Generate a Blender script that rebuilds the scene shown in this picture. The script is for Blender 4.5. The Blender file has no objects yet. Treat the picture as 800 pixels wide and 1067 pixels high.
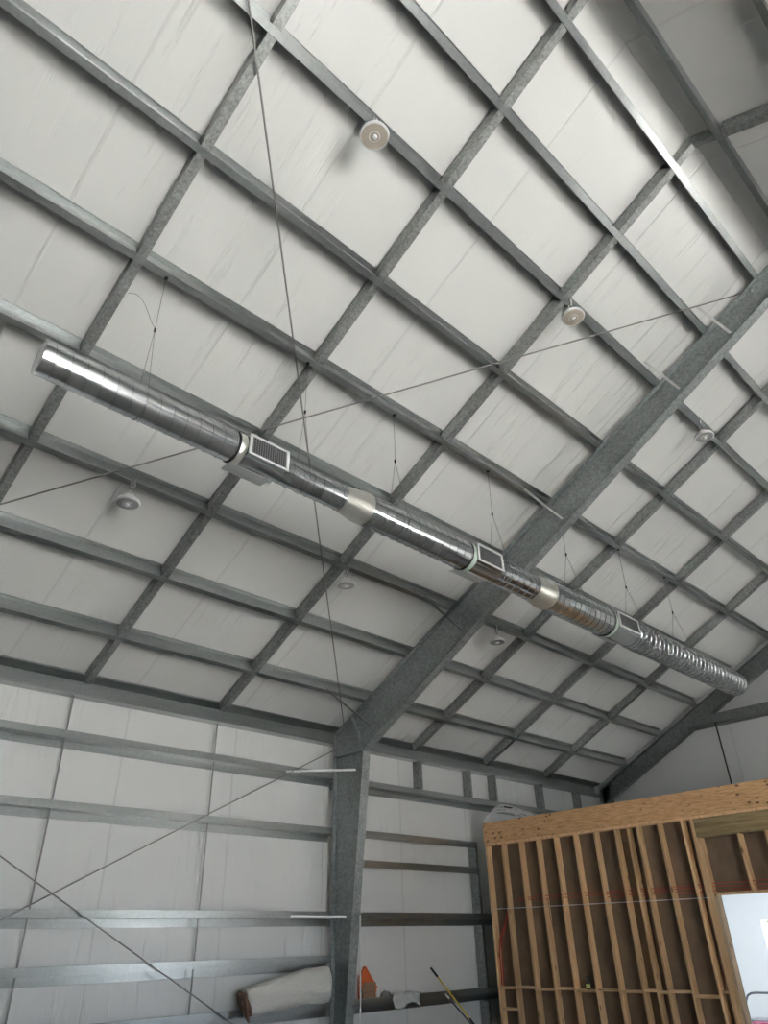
import bpy, bmesh, math, random
from mathutils import Vector as V, Matrix
random.seed(7)
sc = bpy.context.scene
COL = sc.collection
# ------------------------------------------------------------------ camera
cam_d = bpy.data.cameras.new('camera'); cam = bpy.data.objects.new('camera', cam_d); COL.objects.link(cam)
yaw, pitch, roll = 0.777475279, 0.549443426, 0.0280274884
cy, sy, cp, sp = math.cos(yaw), math.sin(yaw), math.cos(pitch), math.sin(pitch)
F = V((sy*cp, cy*cp, sp)); R0 = V((cy, -sy, 0)); D0 = F.cross(R0) * -1
D0 = R0.cross(F) * -1
if D0.z > 0: D0 = -D0
R1 = math.cos(roll)*R0 + math.sin(roll)*D0; D1 = -math.sin(roll)*R0 + math.cos(roll)*D0
m = Matrix.Identity(4)
for i in range(3):
    m[i][0] = R1[i]; m[i][1] = -D1[i]; m[i][2] = -F[i]
m[0][3], m[1][3], m[2][3] = 0, 0, 1.6
cam.matrix_world = m
cam_d.sensor_fit = 'VERTICAL'; cam_d.sensor_height = 36; cam_d.lens = 732.23/1067*36
cam_d.clip_start = .05; cam_d.clip_end = 500
sc.camera = cam
# ------------------------------------------------------------------ daylight
w = bpy.data.worlds.new('sky'); sc.world = w; w.use_nodes = True
nt = w.node_tree; bg = nt.nodes['Background']
bg.inputs[0].default_value = (.70, .83, 1.0, 1); bg.inputs[1].default_value = 2.4
sun_d = bpy.data.lights.new('sun', 'SUN'); sun = bpy.data.objects.new('sun', sun_d); COL.objects.link(sun)
sun_d.energy = 40; sun_d.angle = math.radians(.6); sun_d.color = (1, .975, .94)
SUN_DIR = V((.05, 1, -.92)).normalized()
sun.rotation_euler = SUN_DIR.to_track_quat('-Z', 'Y').to_euler(); sun.location = (0, -20, 15)
DOOR = (0.1, 3.3, 4.3)          # overhead door opening in the right-hand eave wall: x0, x1, head height
por_d = bpy.data.lights.new('door_daylight', 'AREA'); por = bpy.data.objects.new('door_daylight', por_d); COL.objects.link(por)
por_d.shape = 'RECTANGLE'; por_d.size = DOOR[1]-DOOR[0]; por_d.size_y = DOOR[2]; por_d.cycles.is_portal = True
por.location = ((DOOR[0]+DOOR[1])/2, -8.83, DOOR[2]/2); por.rotation_euler = (math.radians(90), 0, 0)
WIN = (14.2, 16.6, .7, 2.1)     # opening low in the same wall, farther along
por2_d = bpy.data.lights.new('window_daylight', 'AREA'); por2 = bpy.data.objects.new('window_daylight', por2_d); COL.objects.link(por2)
por2_d.shape = 'RECTANGLE'; por2_d.size = WIN[1]-WIN[0]; por2_d.size_y = WIN[3]-WIN[2]; por2_d.cycles.is_portal = True
por2.location = ((WIN[0]+WIN[1])/2, -8.83, (WIN[2]+WIN[3])/2); por2.rotation_euler = (math.radians(90), 0, 0)
sc.view_settings.view_transform = 'Standard'; sc.view_settings.look = 'None'
sc.view_settings.exposure = 2.36; sc.view_settings.gamma = 1; sc.view_settings.use_curve_mapping = False
sc.cycles.use_denoising = True
sc.cycles.max_bounces = 10; sc.cycles.diffuse_bounces = 6; sc.cycles.glossy_bounces = 4
sc.cycles.sample_clamp_indirect = 0; sc.cycles.caustics_reflective = False

# ------------------------------------------------------------------ constants of the place
ZB = 9.98228; S = .5
def zb(y): return ZB - S*y                 # underside plane of the purlins, near slope
YR = .83                                   # ridge
CA = 1/math.sqrt(1.25); SA = .5*CA
T = V((0, CA, -SA)); N = V((0, SA, CA))    # down-slope and outward normal of the near slope
X0, X1, X2 = -.525, 8.615, 17.755          # frames
EAVE, WALLY = 10.169, 10.375
LINES = [1.569, 3.855, 6.141, 10.713, 12.999, 15.285]
PUR = [9.332, 8.251, 7.170, 6.089, 5.008, 3.928, 2.847, 1.982, 1.122]   # outer flange edges, from the eave up
FARY = lambda y: 2*YR - y
ORD = ['first', 'second', 'third', 'fourth', 'fifth', 'sixth', 'seventh', 'eighth', 'ninth', 'tenth', 'eleventh', 'twelfth', 'thirteenth']
# ------------------------------------------------------------------ materials
def mat(name, base, rough=.5, metal=0., build=None, spec=.5):
    m = bpy.data.materials.new(name); m.use_nodes = True
    n = m.node_tree; b = n.nodes['Principled BSDF']
    b.inputs['Base Color'].default_value = (*base, 1); b.inputs['Roughness'].default_value = rough
    b.inputs['Metallic'].default_value = metal; b.inputs['Specular IOR Level'].default_value = spec
    if build: build(n, b)
    return m
def node(n, t, **kw):
    x = n.nodes.new(t)
    for k, v in kw.items():
        if k in x.inputs.keys() if isinstance(k, str) else False: x.inputs[k].default_value = v
        else: setattr(x, k, v)
    return x
def coords(n, scale, rot=(0, 0, 0), obj=False):
    g = n.nodes.new('ShaderNodeTexCoord'); mp = n.nodes.new('ShaderNodeMapping')
    if obj: n.links.new(g.outputs['Object'], mp.inputs[0])
    else:
        gg = n.nodes.new('ShaderNodeNewGeometry'); n.links.new(gg.outputs['Position'], mp.inputs[0])
    mp.inputs['Scale'].default_value = scale; mp.inputs['Rotation'].default_value = rot
    return mp.outputs[0]
def noise(n, vec, scale, detail=3, rough=.5):
    x = n.nodes.new('ShaderNodeTexNoise'); n.links.new(vec, x.inputs['Vector'])
    x.inputs['Scale'].default_value = scale; x.inputs['Detail'].default_value = detail; x.inputs['Roughness'].default_value = rough
    return x.outputs['Fac']
def ramp(n, fac, stops):
    r = n.nodes.new('ShaderNodeValToRGB'); n.links.new(fac, r.inputs[0])
    e = r.color_ramp.elements
    while len(e) < len(stops): e.new(.5)
    for el, (p, c) in zip(e, stops): el.position = p; el.color = (*c, 1) if len(c) == 3 else c
    return r.outputs[0]
def bump(n, b, h, strength, dist):
    x = n.nodes.new('ShaderNodeBump'); n.links.new(h, x.inputs['Height'])
    x.inputs['Strength'].default_value = strength; x.inputs['Distance'].default_value = dist
    n.links.new(x.outputs[0], b.inputs['Normal']); return x
def mth(n, op, a, b=None):
    x = n.nodes.new('ShaderNodeMath'); x.operation = op
    for i, v in enumerate((a, b)):
        if v is None: continue
        if isinstance(v, (int, float)): x.inputs[i].default_value = v
        else: n.links.new(v, x.inputs[i])
    return x.outputs[0]

def galv(name, lo, hi, rough=.42, metal=.75, sc_=60, big=1.6, bmp=.15, rv=.14):
    def bl(n, b):
        p = coords(n, (1, 1, 1))
        v = n.nodes.new('ShaderNodeTexVoronoi'); n.links.new(p, v.inputs['Vector']); v.inputs['Scale'].default_value = sc_
        sep = n.nodes.new('ShaderNodeSeparateColor'); n.links.new(v.outputs['Color'], sep.inputs[0])
        a = noise(n, p, big, 4, .6); f = noise(n, p, 14, 4, .7)
        t = mth(n, 'ADD', mth(n, 'MULTIPLY', sep.outputs[0], .30), mth(n, 'ADD', mth(n, 'MULTIPLY', a, .45), mth(n, 'MULTIPLY', f, .55)))
        c = ramp(n, t, [(.35, lo), (.95, hi)]); n.links.new(c, b.inputs['Base Color'])
        n.links.new(mth(n, 'ADD', mth(n, 'MULTIPLY', sep.outputs[1], rv), rough-rv/2), b.inputs['Roughness'])
        if bmp: bump(n, b, a, bmp, .01)
    return mat(name, hi, rough, metal, bl)
M = {}
M['bridging'] = galv('galvanized_bridging', (.17, .18, .175), (.43, .445, .435), .46, .60, 45)
M['frame'] = galv('weathered_frame_steel', (.22, .24, .236), (.42, .45, .445), .50, .50, 30)
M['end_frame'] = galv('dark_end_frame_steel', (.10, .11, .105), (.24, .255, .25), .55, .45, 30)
M['rod'] = mat('dull_rod_steel', (.30, .30, .285), .5, .5)
M['pale_angle'] = mat('pale_zinc_angle', (.74, .75, .73), .45, .15)
M['cable'] = mat('hanger_cable', (.22, .22, .22), .4, .8)
M['black'] = mat('black_plastic', (.02, .02, .02), .5)
M['spring'] = mat('dark_clip', (.03, .03, .03), .5, .3)

def vinyl(vec_scale, seam_axis, base, st=.7):
    """white foil-faced insulation: fine creases running one way, broad pillows, a taped seam every 1.92 m"""
    def bl(n, b):
        p = coords(n, vec_scale)
        w1 = noise(n, p, 1.0, 5, .62)
        p2 = coords(n, (1, 1, 1)); patch = noise(n, p2, .45, 2)
        crease = ramp(n, w1, [(.52, (0, 0, 0)), (.60, (.25, .25, .25)), (.635, (1, 1, 1)), (.67, (.1, .1, .1))])
        gate = ramp(n, patch, [(.45, (.06, .06, .06)), (.65, (1, 1, 1))])
        mul = n.nodes.new('ShaderNodeMath'); mul.operation = 'MULTIPLY'; n.links.new(crease, mul.inputs[0]); n.links.new(gate, mul.inputs[1])
        pil = noise(n, p2, 1.1, 2)
        sx = n.nodes.new('ShaderNodeSeparateXYZ'); n.links.new(coords(n, (1, 1, 1)), sx.inputs[0])
        ph = mth(n, 'FRACT', mth(n, 'MULTIPLY', mth(n, 'ADD', sx.outputs[seam_axis], 20*1.92-.82+.96), 1/1.92))
        d = mth(n, 'ABSOLUTE', mth(n, 'SUBTRACT', ph, .5))
        seam = ramp(n, d, [(0, (1, 1, 1)), (.0055, (1, 1, 1)), (.009, (0, 0, 0))])
        h = mth(n, 'ADD', mth(n, 'MULTIPLY', mul.outputs[0], -1.0), mth(n, 'ADD', mth(n, 'MULTIPLY', pil, 2.2), mth(n, 'MULTIPLY', seam, .5)))
        bump(n, b, h, st, .025)
        mx = n.nodes.new('ShaderNodeMix'); mx.data_type = 'RGBA'; n.links.new(mth(n, 'MULTIPLY', seam, .22), mx.inputs[0])
        mx.inputs[6].default_value = (*base, 1); mx.inputs[7].default_value = (.50, .50, .49, 1)
        n.links.new(mx.outputs[2], b.inputs['Base Color'])
    return bl
M['roof_vinyl'] = mat('white_roof_insulation_facing', (.80, .80, .78), .28, 0, vinyl((9, .6, .6), 0, (.76, .765, .75), .5))
M['wall_vinyl'] = mat('white_wall_insulation_facing', (.80, .80, .78), .26, 0, vinyl((11, 11, .8), 0, (.80, .805, .79), .42))
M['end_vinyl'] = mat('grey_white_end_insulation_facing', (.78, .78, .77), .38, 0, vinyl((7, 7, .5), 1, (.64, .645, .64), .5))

def sheet(name, c0, c1, rough, metal):
    def bl(n, b):
        p = coords(n, (.6, 4, 4)); a = noise(n, p, 1.2, 3, .5); q = noise(n, coords(n, (1, 1, 1)), 22, 3, .6)
        t = mth(n, 'ADD', mth(n, 'MULTIPLY', a, .65), mth(n, 'MULTIPLY', q, .35))
        n.links.new(ramp(n, t, [(.35, c0), (.65, c1)]), b.inputs['Base Color'])
    return mat(name, c1, rough, metal, bl)
M['purlin'] = sheet('galvanized_purlin_sheet', (.33, .35, .345), (.46, .485, .48), .29, .88)
M['duct'] = sheet('duct_sheet', (.56, .58, .59), (.66, .68, .69), .20, 1.0)
M['collar'] = sheet('duct_collar_sheet', (.68, .67, .62), (.78, .77, .72), .36, .9)
def concrete(n, b):
    p = coords(n, (1, 1, 1)); a = noise(n, p, .8, 6, .6)
    n.links.new(ramp(n, a, [(.3, (.27, .265, .255)), (.7, (.35, .345, .33))]), b.inputs['Base Color'])
M['concrete'] = mat('concrete_slab', (.5, .48, .45), .6, 0, concrete)
M['apron'] = mat('sunlit_gravel_yard', (.46, .44, .40), .9, 0, lambda n, b: n.links.new(ramp(n, noise(n, coords(n, (1, 1, 1)), 12, 6), [(.3, (.50, .495, .48)), (.7, (.58, .575, .56))]), b.inputs['Base Color']))
M['siding'] = mat('tan_liner_panel', (.26, .255, .24), .6, 0)

def wood(name, c0, c1, knots=True, axis=2, gs=1.0):
    def bl(n, b):
        s = [26*gs, 26*gs, 26*gs]; s[axis] = 1.6*gs
        p = coords(n, tuple(s)); g = noise(n, p, 1, 5, .65)
        base = ramp(n, g, [(.3, c0), (.68, c1)])
        oi = n.nodes.new('ShaderNodeObjectInfo')
        hsv = n.nodes.new('ShaderNodeHueSaturation'); n.links.new(base, hsv.inputs['Color'])
        n.links.new(mth(n, 'ADD', mth(n, 'MULTIPLY', oi.outputs['Random'], .3), .85), hsv.inputs['Value'])
        out = hsv.outputs[0]
        if knots:
            k = coords(n, tuple(5.5 if i != axis else 2.2 for i in range(3)))
            v = n.nodes.new('ShaderNodeTexVoronoi'); n.links.new(k, v.inputs['Vector']); v.inputs['Scale'].default_value = 1.
            kk = ramp(n, v.outputs['Distance'], [(.07, (1, 1, 1)), (.12, (0, 0, 0))])
            mx = n.nodes.new('ShaderNodeMix'); mx.data_type = 'RGBA'; n.links.new(mth(n, 'MULTIPLY', kk, .75), mx.inputs[0])
            n.links.new(out, mx.inputs[6]); mx.inputs[7].default_value = (.16, .07, .03, 1); out = mx.outputs[2]
        n.links.new(out, b.inputs['Base Color'])
        bump(n, b, g, .2, .003)
    return mat(name, c1, .6, 0, bl, .3)
M['stud'] = wood('pine_stud', (.66, .40, .20), (.92, .64, .36))
M['block'] = wood('pine_blocking', (.60, .37, .19), (.86, .62, .37), True, 1)
M['fir'] = wood('white_wood_jamb', (.52, .36, .22), (.70, .53, .37))
M['treated'] = wood('treated_header_timber', (.20, .145, .07), (.44, .33, .17), True, 1, .8)
def strand(n, b):
    p = coords(n, (30, 5, 55)); g = noise(n, p, 1, 4, .7)
    base = ramp(n, g, [(.32, (.54, .29, .13)), (.5, (.76, .45, .22)), (.7, (.88, .58, .32))])
    v = n.nodes.new('ShaderNodeTexVoronoi'); n.links.new(coords(n, (9, 7, 12)), v.inputs['Vector']); v.inputs['Scale'].default_value = 1
    k = ramp(n, v.outputs['Distance'], [(.16, (1, 1, 1)), (.26, (0, 0, 0))])
    gate = ramp(n, noise(n, coords(n, (1, .8, 1)), 1.3, 2), [(.42, (0, 0, 0)), (.58, (1, 1, 1))])
    mx = n.nodes.new('ShaderNodeMix'); mx.data_type = 'RGBA'; n.links.new(mth(n, 'MULTIPLY', mth(n, 'MULTIPLY', k, gate), .8), mx.inputs[0])
    n.links.new(base, mx.inputs[6]); mx.inputs[7].default_value = (.11, .05, .025, 1)
    n.links.new(mx.outputs[2], b.inputs['Base Color'])
M['strand'] = mat('laminated_strand_beam', (.5, .3, .15), .6, 0, strand, .3)
M['kraft'] = mat('brown_board_backing', (.19, .125, .08), .75, 0, lambda n, b: n.links.new(ramp(n, noise(n, coords(n, (1, 1.5, 1)), 2.5, 5, .6), [(.3, (.17, .115, .075)), (.7, (.25, .175, .115))]), b.inputs['Base Color']))
M['white_wall'] = mat('white_painted_drywall', (.84, .86, .88), .6)
M['red_cable'] = mat('orange_red_cable_jacket', (.50, .07, .04), .5)
M['white_cable'] = mat('white_cable_jacket', (.78, .78, .76), .4)
M['lamp_body'] = mat('white_lamp_housing', (.80, .80, .80), .35)
M['lens'] = mat('clear_tan_lens', (.50, .44, .36), .25, 0, lambda n, b: n.links.new(ramp(n, n_vor(n), [(.15, (.62, .57, .48)), (.5, (.40, .33, .26))]), b.inputs['Base Color']))if False else mat('tan_led_lens', (.50, .45, .38), .25)
M['lens_grey'] = mat('grey_led_lens', (.42, .42, .42), .25)
M['tape'] = mat('pale_green_sealant', (.50, .60, .52), .5)
M['register'] = mat('white_register_frame', (.66, .68, .67), .45, .1)
M['register_shade'] = mat('register_interior_shade', (.05, .05, .055), .6)
M['blade'] = mat('register_blade', (.30, .31, .31), .4, .5)
M['canvas'] = mat('off_white_poly_wrap', (.76, .745, .69), .55, 0, lambda n, b: bump(n, b, noise(n, coords(n, (2, 5, 5)), 2.5, 5, .65), .9, .05))
M['brown_felt'] = mat('brown_felt', (.20, .115, .075), .8)
M['orange'] = mat('orange_plastic', (.78, .17, .045), .5)
M['carton'] = mat('brown_cardboard', (.30, .185, .11), .75)
M['bottle'] = mat('white_plastic', (.85, .85, .83), .4)
M['grey_cloth'] = mat('grey_cloth', (.28, .27, .25), .85)
M['rag'] = mat('white_cloth', (.72, .72, .70), .8, 0, lambda n, b: bump(n, b, noise(n, coords(n, (1, 1, 1)), 14, 4), .8, .03))
M['yellow'] = mat('yellow_pole', (.80, .58, .03), .35)
M['magenta'] = mat('magenta_print', (.36, .01, .09), .5)
M['lime'] = mat('yellow_green_label', (.62, .70, .22), .5)
M['tube'] = mat('grey_tube', (.16, .18, .20), .35, .6)
M['green_trim'] = mat('window_frame_dark_green', (.08, .12, .09), .5)
def plastic(n, b):
    p = coords(n, (1, 1, 1))
    a = noise(n, p, 16, 6, .75); f = noise(n, coords(n, (14, 5, 5)), 2.2, 5, .7)
    bump(n, b, mth(n, 'ADD', a, mth(n, 'MULTIPLY', f, .8)), 1.0, .06)
    n.links.new(ramp(n, f, [(.46, (.03, .03, .03)), (.66, (.60, .60, .60))]), b.inputs['Alpha'])
M['film'] = mat('crinkled_clear_film', (.72, .72, .68), .16, 0, plastic, .9)

# ------------------------------------------------------------------ mesh helpers
class MB:
    def __init__(s): s.v = []; s.f = []
    def poly(s, vs, fs):
        o = len(s.v); s.v += [tuple(p) for p in vs]; s.f += [tuple(i+o for i in f) for f in fs]
    def box(s, a, b):
        x0, y0, z0 = a; x1, y1, z1 = b
        s.hexa([(x0,y0,z0),(x1,y0,z0),(x1,y1,z0),(x0,y1,z0),(x0,y0,z1),(x1,y0,z1),(x1,y1,z1),(x0,y1,z1)])
    def hexa(s, p):
        s.poly(p, [(3,2,1,0),(4,5,6,7),(0,1,5,4),(1,2,6,5),(2,3,7,6),(3,0,4,7)])
    def beam(s, a, b, w, h, up=V((0, 0, 1))):
        a = V(a); b = V(b); d = (b-a).normalized(); sd = d.cross(V(up))
        if sd.length < 1e-4: sd = d.cross(V((1, 0, 0)))
        sd.normalize(); u = sd.cross(d)
        q = [(-w/2, -h/2), (w/2, -h/2), (w/2, h/2), (-w/2, h/2)]
        s.hexa([a+sd*x+u*y for x, y in q] + [b+sd*x+u*y for x, y in q])
    def prism(s, pts, vec):
        n = len(pts); v = V(vec)
        s.poly([V(p) for p in pts] + [V(p)+v for p in pts], [tuple(range(n))[::-1], tuple(range(n, 2*n))] + [(i, (i+1) % n, n+(i+1) % n, n+i) for i in range(n)])
    def section(s, path, o, u, v, vec, t):
        """thin folded sheet: open path of (a,b) in the u,v plane, thickness t, swept along vec"""
        L = [V((p[0], p[1])) for p in path]; n = len(L); off = []
        for i in range(n):
            d1 = (L[i]-L[i-1]).normalized() if i else None; d2 = (L[i+1]-L[i]).normalized() if i < n-1 else None
            if d1 is None: nn = V((-d2.y, d2.x))
            elif d2 is None: nn = V((-d1.y, d1.x))
            else:
                n1 = V((-d1.y, d1.x)); n2 = V((-d2.y, d2.x)); nn = n1+n2; nn = nn/max(nn.dot(n1), .3)
            off.append(L[i]+nn*t)
        o = V(o); u = V(u); v = V(v); vec = V(vec)
        P = [o+u*p.x+v*p.y for p in L]; Q = [o+u*p.x+v*p.y for p in off]
        for i in range(n-1):
            a, b, c, d = P[i], P[i+1], Q[i+1], Q[i]
            s.hexa([a, b, c, d, a+vec, b+vec, c+vec, d+vec])
    def tube(s, pts, r, n=8, cap=True):
        pts = [V(p) for p in pts]; rs = r if isinstance(r, (list, tuple)) else [r]*len(pts)
        o = len(s.v); ref = None
        for i, p in enumerate(pts):
            d = (pts[min(i+1, len(pts)-1)]-pts[max(i-1, 0)]).normalized()
            if ref is None:
                ref = d.cross(V((0, 0, 1)))
                if ref.length < 1e-3: ref = d.cross(V((1, 0, 0)))
            ref = (ref - d*ref.dot(d)).normalized(); b = d.cross(ref)
            for k in range(n):
                a = 2*math.pi*k/n; s.v.append(tuple(p + (ref*math.cos(a)+b*math.sin(a))*rs[i]))
        for i in range(len(pts)-1):
            for k in range(n):
                s.f.append((o+i*n+k, o+i*n+(k+1) % n, o+(i+1)*n+(k+1) % n, o+(i+1)*n+k))
        if cap:
            s.f.append(tuple(o+k for k in range(n))[::-1]); s.f.append(tuple(o+(len(pts)-1)*n+k for k in range(n)))
    def lathe(s, c, prof, n=32, axis='z'):
        """prof: list of (r, h)"""
        o = len(s.v); c = V(c)
        for r, h in prof:
            for k in range(n):
                a = 2*math.pi*k/n
                if axis == 'z': s.v.append(tuple(c+V((r*math.cos(a), r*math.sin(a), h))))
                else: s.v.append(tuple(c+V((h, r*math.cos(a), r*math.sin(a)))))
        for i in range(len(prof)-1):
            for k in range(n): s.f.append((o+i*n+k, o+i*n+(k+1) % n, o+(i+1)*n+(k+1) % n, o+(i+1)*n+k))
        s.f.append(tuple(o+k for k in range(n))[::-1]); s.f.append(tuple(o+(len(prof)-1)*n+k for k in range(n)))
    def build(s, name, material, parent=None, smooth=False, origin=None, angle=40):
        me = bpy.data.meshes.new(name); o0 = V(origin) if origin is not None else V((0, 0, 0))
        if parent is not None:
            o0 = V((0, 0, 0)); q_ = parent
            while q_: o0 += q_.location; q_ = q_.parent
        me.from_pydata([tuple(V(p)-o0) for p in s.v], [], s.f); me.update()
        bm = bmesh.new(); bm.from_mesh(me); bmesh.ops.recalc_face_normals(bm, faces=bm.faces)
        if smooth:
            for f in bm.faces: f.smooth = True
            for e in bm.edges:
                if len(e.link_faces) == 2 and e.calc_face_angle(0) > math.radians(angle): e.smooth = False
        bm.to_mesh(me); bm.free()
        me.materials.append(M[material] if isinstance(material, str) else material)
        o = bpy.data.objects.new(name, me); COL.objects.link(o)
        if parent is not None: o.parent = parent
        else: o.location = o0
        return o
def tag(o, label, cat, group=None, kind=None):
    o['label'] = label; o['category'] = cat
    if group: o['group'] = group
    if kind: o['kind'] = kind
    return o
def thing(name, loc, label, cat, group=None):
    o = bpy.data.objects.new(name, None); COL.objects.link(o); o.location = loc; o.empty_display_size = .1
    return tag(o, label, cat, group)
def struct(o): o['kind'] = 'structure'; return o

# ================================================================== the shell
WX0, WX1 = -9.9, 17.98
mb = MB(); mb.box((WX0, -8.72, -.15), (WX1, WALLY, 0)); struct(mb.build('floor', 'concrete'))
mb = MB(); mb.box((-60, -70, -.3), (60, -8.72, -.06)); mb.box((WX1+.2, -8.7, -.3), (60, 60, -.06)); struct(mb.build('ground', 'apron'))
IN = .2   # facing sits on top of the purlins
def slab(a, b, nrm, t): return [a, b]
# near slope insulation
def roof_slab(name, sgn, ye):
    mb = MB(); yr = YR
    pts = []
    for y in (yr, ye):
        z = ZB - S*y + IN/CA
        yy = y if sgn > 0 else 2*YR-y
        pts.append((yy, z))
    (ya, za), (yb, zb_) = pts
    mb.hexa([(WX0, ya, za), (WX1, ya, za), (WX1, yb, zb_), (WX0, yb, zb_), (WX0, ya, za+.12), (WX1, ya, za+.12), (WX1, yb, zb_+.12), (WX0, yb, zb_+.12)])
    return struct(mb.build(name, 'roof_vinyl'))
roof_slab('ceiling', 1, WALLY+.1); roof_slab('ceiling', -1, WALLY+.1)
mb = MB(); mb.box((WX0, WALLY, 0), (WX1, WALLY+.1, 5.06)); struct(mb.build('wall_left', 'wall_vinyl'))
ZR = ZB - S*YR + IN/CA + .06
yo = 2*YR-WALLY
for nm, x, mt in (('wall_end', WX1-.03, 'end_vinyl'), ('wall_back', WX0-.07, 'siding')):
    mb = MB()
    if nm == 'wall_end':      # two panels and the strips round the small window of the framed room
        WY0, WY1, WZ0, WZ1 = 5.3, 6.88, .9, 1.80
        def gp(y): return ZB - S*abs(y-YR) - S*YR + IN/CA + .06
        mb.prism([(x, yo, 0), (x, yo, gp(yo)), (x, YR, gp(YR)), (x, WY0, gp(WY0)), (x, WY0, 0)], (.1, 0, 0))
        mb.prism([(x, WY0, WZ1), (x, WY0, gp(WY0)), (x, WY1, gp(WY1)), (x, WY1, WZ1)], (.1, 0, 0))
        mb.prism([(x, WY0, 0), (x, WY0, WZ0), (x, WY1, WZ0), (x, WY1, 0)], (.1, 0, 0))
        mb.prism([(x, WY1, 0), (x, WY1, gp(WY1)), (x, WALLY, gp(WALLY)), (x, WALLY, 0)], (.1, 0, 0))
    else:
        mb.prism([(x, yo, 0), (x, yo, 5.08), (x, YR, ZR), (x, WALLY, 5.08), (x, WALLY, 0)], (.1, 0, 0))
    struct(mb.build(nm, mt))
mb = MB(); d0, d1, dh = DOOR
mb.box((WX0, yo-.1, 0), (d0, yo, 5.06)); mb.box((d1, yo-.1, 0), (WIN[0], yo, 5.06)); mb.box((WIN[1], yo-.1, 0), (WX1, yo, 5.06)); mb.box((WIN[0], yo-.1, 0), (WIN[1], yo, WIN[2])); mb.box((WIN[0], yo-.1, WIN[3]), (WIN[1], yo, 5.06)); mb.box((d0, yo-.1, dh), (d1, yo, 5.06))
struct(mb.build('wall_right', 'siding'))

# ================================================================== rigid frames
def depth(y): return max(.40, .43 + (min(y, 9.36)-1.1)*.38/8.26) if y > 1.1 else .43
def rigid_frame(xc, label, full=True, hw=.085, const=None, fm='frame'):
    t = thing('rigid_frame', (xc, 10.0, 0), label, 'steel frame', 'rigid steel frames')
    tw, tf = .010, .014
    ys = [YR, 2.5, 4.5, 6.5, 8.0, 9.36] if not const else [YR, 5.0, 10.15]
    D = (lambda y: const) if const else depth
    for sg in (1, -1):
        if sg < 0 and not full: continue
        f = (lambda y: y) if sg > 0 else (lambda y: 2*YR-y)
        mb = MB()
        for a, b in zip(ys[:-1], ys[1:]):
            za, zb2 = zb(a), zb(b); da, db = D(a), D(b)
            if b == 9.36: bt = 9.70
            else: bt = b
            zt = zb(bt)
            mb.hexa([(xc-tw/2, f(a), za-da), (xc+tw/2, f(a), za-da), (xc+tw/2, f(b), zb2-db), (xc-tw/2, f(b), zb2-db), (xc-tw/2, f(a), za), (xc+tw/2, f(a), za), (xc+tw/2, f(bt), zt), (xc-tw/2, f(bt), zt)])
            for z0, z1, yb_, dd in ((za-.001-tf, zt-.001-tf, bt, tf), (za-da, zb2-db, b, tf)):
                mb.hexa([(xc-hw, f(a), z0), (xc+hw, f(a), z0), (xc+hw, f(yb_), z1), (xc-hw, f(yb_), z1), (xc-hw, f(a), z0+dd), (xc+hw, f(a), z0+dd), (xc+hw, f(yb_), z1+dd), (xc-hw, f(yb_), z1+dd)])
        mb.build('rafter', fm, t)
        # column
        mb = MB(); yo_, zt = 10.165, zb(10.165); yi = 9.36; zi = zb(9.36)-D(9.36); yb0 = 9.89
        if const: yi = 10.165-.25; yb0 = yi; zi = zb(yi)-const-.001
        mb.poly([(xc+s*tw/2, f(y), z) for s in (-1, 1) for y, z in ((yo_, 0), (yo_, zt), (9.70 if not const else yi, zb(9.70 if not const else yi)), (yi, zi), (yb0, 0))],
                [(0, 1, 2, 3, 4), (9, 8, 7, 6, 5), (0, 5, 6, 1), (1, 6, 7, 2), (2, 7, 8, 3), (3, 8, 9, 4), (4, 9, 5, 0)])
        mb.hexa([(xc-hw, f(yo_-tf), 0), (xc+hw, f(yo_-tf), 0), (xc+hw, f(yo_), 0), (xc-hw, f(yo_), 0), (xc-hw, f(yo_-tf), zt-.02), (xc+hw, f(yo_-tf), zt-.02), (xc+hw, f(yo_), zt-.02), (xc-hw, f(yo_), zt-.02)])
        mb.hexa([(xc-hw, f(yb0-tf), 0), (xc+hw, f(yb0-tf), 0), (xc+hw, f(yb0), 0), (xc-hw, f(yb0), 0), (xc-hw, f(yi-tf), zi), (xc+hw, f(yi-tf), zi), (xc+hw, f(yi), zi), (xc-hw, f(yi), zi)])
        if not const:   # sloping cap of the haunch, level stiffener under it
            mb.hexa([(xc-hw, f(9.70), zb(9.70)-tf), (xc+hw, f(9.70), zb(9.70)-tf), (xc+hw, f(yo_), zb(yo_)-tf), (xc-hw, f(yo_), zb(yo_)-tf), (xc-hw, f(9.70), zb(9.70)-.001), (xc+hw, f(9.70), zb(9.70)-.001), (xc+hw, f(yo_), zb(yo_)-.001), (xc-hw, f(yo_), zb(yo_)-.001)])
            mb.box((xc-hw, min(f(yi), f(yo_-tf)), zi-.012), (xc+hw, max(f(yi), f(yo_-tf)), zi+.004))
        mb.build('column', fm, t)
        if not const:
            for k in (-1, 1):
                mb = MB(); q = V((0, CA*.0, 0))
                a = V((xc, f(9.70), zb(9.70)+.01)); b = V((xc, f(9.36), zi-.03)); off = V((0, .009*k*sg, 0))
                mb.hexa([a+off+V((-hw, -.007, 0)), a+off+V((hw, -.007, 0)), a+off+V((hw, .007, 0)), a+off+V((-hw, .007, 0)), b+off+V((-hw, -.007, 0)), b+off+V((hw, -.007, 0)), b+off+V((hw, .007, 0)), b+off+V((-hw, .007, 0))])
                mb.build('splice_plate', fm, t)
            mb = MB(); mb.box((xc-.12, min(f(9.85), f(10.2)), 0), (xc+.12, max(f(9.85), f(10.2)), .016)); mb.build('base_plate', fm, t)
    return t
rigid_frame(X1, 'deep grey tapered I-shaped rafter and column crossing the middle of the view')
rigid_frame(X0, 'grey tapered steel frame at the near end of the bay, beside the camera')
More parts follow.
